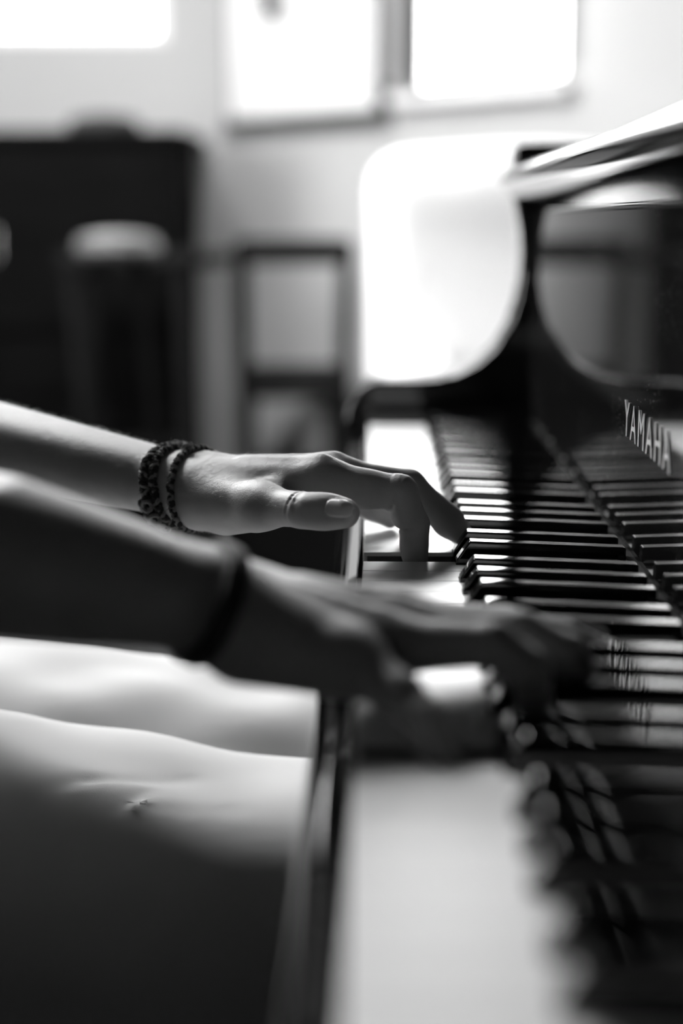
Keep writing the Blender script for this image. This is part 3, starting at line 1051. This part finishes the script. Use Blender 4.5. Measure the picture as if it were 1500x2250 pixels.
rpts = [q for k in RF.values() for q in k[0]] + [RW]
lo, hi = bbox(rpts, .03)
lo[0] = -0.235; hi[2] += .02; lo[2] -= .005; lo[1] -= .01
v, f = sdf_mesh(hand_R, lo, hi, .0017)
vR, fR = relax(v, f, 1, .4), f

# ---------------- the rest of the body, coarse and mostly outside the picture
BY = 0.045
NK = np.array([-0.485, BY, 1.12], np.float32)
HD = np.array([-0.435, BY, 1.295], np.float32)
SHL = np.array([-0.515, BY + .175, 1.055], np.float32)
SHR = np.array([-0.505, BY - .175, 1.055], np.float32)
PEL = np.array([-0.60, BY, .590], np.float32)
HPL, HPR = PEL + np.array([.02, .080, -.008], np.float32), PEL + np.array([.02, -.095, .012], np.float32)
KNR = np.array([-0.015, -0.052, .530], np.float32)
KNL = np.array([-0.015, 0.135, .532], np.float32)
ANR = np.array([0.02, -0.09, .10], np.float32)
ANL = np.array([0.02, 0.17, .10], np.float32)


def torso(p, g=0.0):
    d = ell(p, (-.535, BY, .95), (.10 + g, .155 + g, .17 + g))
    d = smin(d, ell(p, (-.57, BY, .76), (.095 + g, .135 + g, .15 + g)), .06)
    d = smin(d, ell(p, PEL + np.array([0, 0, .02], np.float32), (.115 + g, .165 + g, .10 + g)), .05)
    d = smin(d, cap(p, SHL, SHR, .052 + g, .052 + g), .05)
    d = smin(d, cap(p, NK - np.array([.02, 0, .06], np.float32), NK, .065 + g, .05 + g), .03)
    return d


def arms(p, g=0.0):
    d = cap(p, SHL, LE, .050 + g, .036 + g)
    return np.minimum(d, cap(p, SHR, RE, .050 + g, .039 + g))


def head(p):
    H = HD
    d = ell(p, H + np.array([-.012, 0, .025], np.float32), (.095, .075, .098))
    d = smin(d, ell(p, H + np.array([.030, 0, -.045], np.float32), (.058, .055, .072)), .03)
    d = smin(d, ell(p, H + np.array([.068, 0, -.098], np.float32), (.018, .022, .016)), .02)
    d = smin(d, cap(p, H + np.array([.084, 0, .012], np.float32), H + np.array([.104, 0, -.026], np.float32), .007, .012), .012)
    for s in (-1, 1):
        eye = H + np.array([.088, s * .031, .008], np.float32)
        d = -smin(-d, ell(p, eye, (.016, .018, .012)), .012)
        d = smin(d, ell(p, eye - np.array([.012, 0, 0], np.float32), (.012, .012, .012)), .003)
        d = smin(d, ell(p, H + np.array([-.005, s * .078, -.008], np.float32), (.016, .008, .030)), .006)
        d = smin(d, cap(p, H + np.array([.088, s * .012, .026], np.float32), H + np.array([.078, s * .048, .026], np.float32), .006, .005), .01)
    d = smin(d, cap(p, H + np.array([.083, -.018, -.060], np.float32), H + np.array([.083, .018, -.060], np.float32), .0065, .0065), .006)
    d = smin(d, cap(p, H + np.array([.081, -.016, -.073], np.float32), H + np.array([.081, .016, -.073], np.float32), .0065, .0065), .006)
    return d


def legs(p, g=0.0):
    d = None
    for hp, kn, an in ((HPL, KNL, ANL), (HPR, KNR, ANR)):
        off = np.array([0, .039, 0], np.float32)
        e = smin(cap(p, hp - off, kn - off, .074 + g, .056 + g), cap(p, hp + off, kn + off, .074 + g, .056 + g), .04)
        e = smin(e, cap(p, kn, an + np.array([0, 0, .10], np.float32), .055 + g, .045 + g), .03)
        e = smin(e, cap(p, an + np.array([0, 0, .12], np.float32), an, .044 + g, .034 + g), .02)
        d = e if d is None else np.minimum(d, e)
    return d


def feet(p, g=0.0):
    d = None
    for an in (ANL, ANR):
        e = cap(p, an + np.array([-.02, 0, -.06], np.float32), an + np.array([.13, 0, -.075], np.float32), .032 + g, .024 + g)
        e = smin(e, cap(p, an, an + np.array([-.01, 0, -.05], np.float32), .034 + g, .032 + g), .02)
        d = e if d is None else np.minimum(d, e)
    return d


def body(p):
    ar = arms(p)
    qa = (p - SHL) @ ((LE - SHL) / np.linalg.norm(LE - SHL))
    qb = (p - SHR) @ ((RE - SHR) / np.linalg.norm(RE - SHR))
    ar = np.maximum(ar, np.where(p[..., 1] > BY, qa, qb) - .19)
    d = smin(torso(p), ar, .04)
    d = smin(d, cap(p, NK - np.array([.02, 0, .04], np.float32), HD + np.array([-.02, 0, -.05], np.float32), .052, .050), .03)
    d = smin(d, head(p), .02)
    d = smin(d, legs(p), .03)
    d = smin(d, feet(p), .015)
    return d


v, f = sdf_mesh(body, (-.74, -.43, -.005), (.16, .40, 1.44), .009)
vB, fB = relax(v, f, 2), f

# elbows: the stretch between the sleeve hem and the finely modelled forearm
def elbow(W, E, pe, rs, SH, r0):
    a_ = (E - SH) / np.linalg.norm(E - SH)

    def fn(p):
        u_ = cap(p, SH, E, .050, r0)
        d = smin(forearm(p, W, E, pe, *rs), u_, .02 * 0.5)
        d = np.maximum(d, .165 - (p - SH) @ a_)
        return d
    v, f = sdf_mesh(fn, (E[0] - .17, E[1] - .09, E[2] - .07), (-.238, max(E[1], W[1], SH[1]) + .06, E[2] + .24), .0032)
    return relax(v, f, 1, .3), f


e1 = elbow(LW, LE, lpe, FL_, SHL, .036)
e2 = elbow(RW, RE, rpe, FR_, SHR, .039)
parts = [(vL, fL, 0), (vR, fR, 0), (vB, fB, 0), (*e1, 0), (*e2, 0)]
t = LF['thumb'][0]
parts.append((*THN, 1))
for F_, dd in ((LF, 1), (RF, -1)):
    for k in ('index', 'middle', 'ring', 'little'):
        pt, rr = F_[k]
        parts.append((*nail_patch(pt[3], pt[2], np.array([1.0, 0, .75]), rr[3] + .0002, .0115, .0095, over=.0025, lift=.0002), 1))
pt, rr = RF['thumb']
parts.append((*nail_patch(pt[2], pt[1], np.array([0, .5, .8]), rr[2], .014, .0125, over=.002), 1))
person = mesh_obj('person', parts, [M['skin'], M['nail']])
tag(person, 'seated person in light trousers playing the piano, braided bands on the far wrist', 'person')


ah = hmb.build('arm_hair', M['armhair'], person)
ah['kind'] = 'stuff'

# ---------------- clothing
def folds(p):
    """cloth folds running slantwise over the thighs"""
    x, y, z = p[..., 0], p[..., 1], p[..., 2]
    d = .0014 * np.sin(38 * x + 60 * y + 3 * np.sin(9 * x)) * np.exp(-((x + .10) / .22) ** 2)
    d += .0010 * np.sin(21 * y - 55 * x + 2.1 * np.sin(17 * y + 8 * z))
    d += .0005 * np.sin(95 * (y + .45 * x) + 2 * np.sin(30 * x))* np.exp(-((x + .16) / .10) ** 2)
    return d


def creases_t(p):
    """sharp creases on the near thigh"""
    d = 0
    for a, b, wd_, dp in CR:
        d = d + dp * np.exp(-(np.maximum(cap(p, a, b, 0, 0), 0) / wd_) ** 2)
    return d


def TH(px, py):
    """a point on the top of the near thigh"""
    D = .80
    for _ in range(6):
        q = J(px, py, D)
        s = (q[0] - HPR[0]) / (KNR[0] - HPR[0])
        zz = HPR[2] + (KNR[2] - HPR[2]) * s + (.082 + (.060 - .082) * s) + .010
        D = D * (CAM[2] - zz) / (CAM[2] - q[2])
    return J(px, py, D)


CR = [(TH(235, 1775), TH(330, 1728), .0035, .0050), (TH(250, 1790), TH(320, 1752), .003, -.0040), (TH(110, 1850), TH(205, 1812), .004, .0040),
      (TH(0, 1735), TH(200, 1705), .005, .0032), (TH(320, 1762), TH(520, 1765), .004, .0026), (TH(200, 1706), TH(420, 1700), .005, .0026), (TH(470, 1800), TH(620, 1850), .004, .0020)]


def trousers(p):
    g = .011
    d = legs(p, g)
    d = smin(d, ell(p, PEL + np.array([0, 0, .01], np.float32), (.115 + g, .165 + g, .10 + g)), .04)
    # cloth spanning towards the lap
    d = smin(d, cap(p, HPR + np.array([.02, .03, .02], np.float32), (HPR + KNR) / 2 + np.array([0, .04, .0], np.float32), .07, .045), .03)
    d = smin(d, cap(p, HPL + np.array([.02, -.03, .02], np.float32), (HPL + KNL) / 2 + np.array([0, -.04, .0], np.float32), .07, .045), .03)
    d = d + folds(p) + creases_t(p)
    d = np.maximum(d, .135 - p[..., 2])
    d = np.maximum(d, p[..., 2] - .70)
    return d


v, f = sdf_mesh(trousers, (-.76, -.24, .12), (.06, .32, .72), .0045)
tr = mesh_obj('trousers', [(relax(v, f, 1), f, 0)], [M['trouser']], person)
tr['label'] = 'light creased trousers'


def shirt(p):
    g = .014
    d = torso(p, g)
    d = smin(d, arms(p, g), .04)
    d = d + .003 * np.sin(30 * p[..., 2] + 20 * p[..., 1]) * np.sin(25 * p[..., 1])
    q = (p - SHL) @ ((LE - SHL) / np.linalg.norm(LE - SHL))
    q2 = (p - SHR) @ ((RE - SHR) / np.linalg.norm(RE - SHR))
    q = np.where(p[..., 1] > BY, q, q2)
    d = np.maximum(d, q - .20)
    d = np.maximum(d, .60 - p[..., 2])
    d = np.maximum(d, p[..., 2] - 1.135)
    return d


v, f = sdf_mesh(shirt, (-.76, -.42, .58), (-.25, .42, 1.2), .008)
o_ = mesh_obj('shirt', [(relax(v, f, 2), f, 0)], [M['shirt']], person)


def hair(p):
    d = ell(p, HD + np.array([-.026, 0, .035], np.float32), (.104, .088, .106))
    d = smin(d, ell(p, HD + np.array([-.060, 0, -.03], np.float32), (.060, .078, .085)), .03)
    cut = (p[..., 0] - (HD[0] + .048)) * .9 - (p[..., 2] - (HD[2] + .055)) * .9
    d = np.maximum(d, cut)
    return d + .002 * np.sin(120 * p[..., 1] + 40 * p[..., 2])


v, f = sdf_mesh(hair, HD - .17, HD + .17, .006)
mesh_obj('hair', [(relax(v, f, 1), f, 0)], [M['hair']], person)
for an in (ANL, ANR):
    def shoe(p, an=an):
        e = cap(p, an + np.array([-.02, 0, -.062], np.float32), an + np.array([.135, 0, -.075], np.float32), .038, .030)
        e = smin(e, cap(p, an + np.array([0, 0, -.01], np.float32), an + np.array([-.01, 0, -.05], np.float32), .044, .040), .02)
        e = np.maximum(e, .006 - p[..., 2])
        return np.maximum(e, p[..., 2] - an[2] - .01)
    v, f = sdf_mesh(shoe, an + np.array([-.09, -.07, -.11]), an + np.array([.20, .07, .05]), .005)
    mesh_obj('shoe', [(relax(v, f, 1), f, 0)], [M['shoe']], person)


# ---------------- bands round the wrists
def ring_on(fn, c, n, e1, tilt_pts=96, gap=0.0015, wob=0.0, ph=0.0):
    """closed loop lying on the skin fn() in the plane through c with normal n"""
    n = n / np.linalg.norm(n)
    e1 = e1 - n * float(e1 @ n); e1 /= np.linalg.norm(e1)
    e2 = np.cross(n, e1)
    ts = np.linspace(0, 2 * math.pi, tilt_pts, endpoint=False)
    dirs = np.cos(ts)[:, None] * e1 + np.sin(ts)[:, None] * e2
    off = wob * np.sin(2 * ts + ph)[:, None] * n
    r = np.full(len(ts), .012)
    for _ in range(40):
        q = (c + off + dirs * r[:, None]).astype(np.float32)
        r = r - (fn(q) - gap) * 0.8
    return (c + off + dirs * r[:, None]), dirs, n


def braid(name, c, n, gap, rs, mats, label, turns=26, wob=0.0, ph=0.0, strands=3, amp=1.0, knot=None, fn=hand_L):
    base, dirs, nn = ring_on(fn, c, n, np.array([0., -1, 0]), 220, gap, wob, ph)
    root = None
    for s in range(strands):
        ts = np.linspace(0, 2 * math.pi, len(base), endpoint=False)
        a = ts * turns + 2 * math.pi * s / strands + .5 * np.sin(ts * 5 + s) + .35 * np.sin(ts * 13 + 2 * s)
        rad_ = rs * (.70 + .10 * np.sin(ts * 17 + s * 2) + .08 * np.sin(ts * 41 + s))
        pts = base + nn * (np.sin(a) * rs * amp)[:, None] + dirs * (np.cos(2 * a) * rs * .45 * amp)[:, None]
        pts = pts + dirs * (rng.normal(0, .00012, len(base)))[:, None]
        mb = MB()
        mb.tube([tuple(q) for q in pts], list(rad_), 7, closed=True)
        for k in rng.integers(0, len(pts), 60):
            o2_ = dirs[k] * rng.uniform(.3, 1) + nn * rng.normal(0, .7) + np.array([0, 0, rng.normal(0, .4)])
            o2_ /= np.linalg.norm(o2_)
            q_ = pts[k] + dirs[k] * rs * .5
            mb.tube([tuple(q_), tuple(q_ + o2_ * rng.uniform(.0012, .003))], [.00009, .00004], 4)
        if s == 0:
            root = mb.build(name, mats[0], person)
            root['label'] = label
        else:
            mb.build('strand', mats[s % len(mats)], root)
    if knot:
        for ang, size in knot:
            k = int(ang / (2 * math.pi) * len(base)) % len(base)
            q = base[k] + dirs[k] * rs
            mb = MB()
            pts = []
            for u in np.linspace(0, 4 * math.pi, 40):
                pts.append(q + nn * math.cos(u) * size * (1 + .3 * math.sin(3 * u)) + dirs[k] * math.sin(u) * size + np.cross(nn, dirs[k]) * math.sin(u * 1.5) * size)
            mb.tube([tuple(x) for x in pts], rs * .6, 6)
            mb.build('knot', mats[-1], root)
    return root


nl = np.cross(lpe, UPW)      # along the wrist
axl = (LW - LE) / np.linalg.norm(LW - LE)
braid('braided_wristband', LW + axl * -.0045, axl + np.array([.10, -.10, .35]), .0016, .0023, [M['cord_dark'], M['cord_dark'], M['cord_rim_lit']], 'thick dark braided cord band nearest the forearm', 22, .0005, 0, 3, 1.1, knot=[(.15, .0030), (.45, .0034), (.75, .0028)])
braid('braided_wristband', LW + axl * .0000, axl + np.array([.10, -.06, .35]), .0014, .0019, [M['cord_rim_lit'], M['cord_dark'], M['cord_dark']], 'middle dark braided cord band', 24, .0008, 1, 3, 1.0)
braid('braided_wristband', LW + axl * .0110, axl + np.array([.05, .02, .28]), .0011, .0017, [M['cord_dark'], M['cord_rim_lit']], 'thin dark cord band nearest the hand, knotted on top', 30, .0006, 2, 2, .9, knot=[(4.75, .0020)])
axr = (RW - RE) / np.linalg.norm(RW - RE)
base, dirs, nn = ring_on(hand_R, J(452, 1318, .598), axr + np.array([.0, .12, -.28]), np.array([0., -1, 0]), 120, .0009)
mb = MB(); bm = mb.bm
rings = []
for q, dv in zip(base, dirs):
    rings.append([bm.verts.new(tuple(q + nn * a + dv * b)) for a, b in ((-.0046, -.0010), (-.0046, .0012), (-.003, .0024), (.003, .0024), (.0046, .0012), (.0046, -.0010))])
for i in range(len(rings)):
    A, B = rings[i], rings[(i + 1) % len(rings)]
    for k in range(6):
        bm.faces.new((A[k], A[(k + 1) % 6], B[(k + 1) % 6], B[k]))
wb = mb.build('wristband', M['band'], person)
wb['label'] = 'plain black wristband on the near wrist'
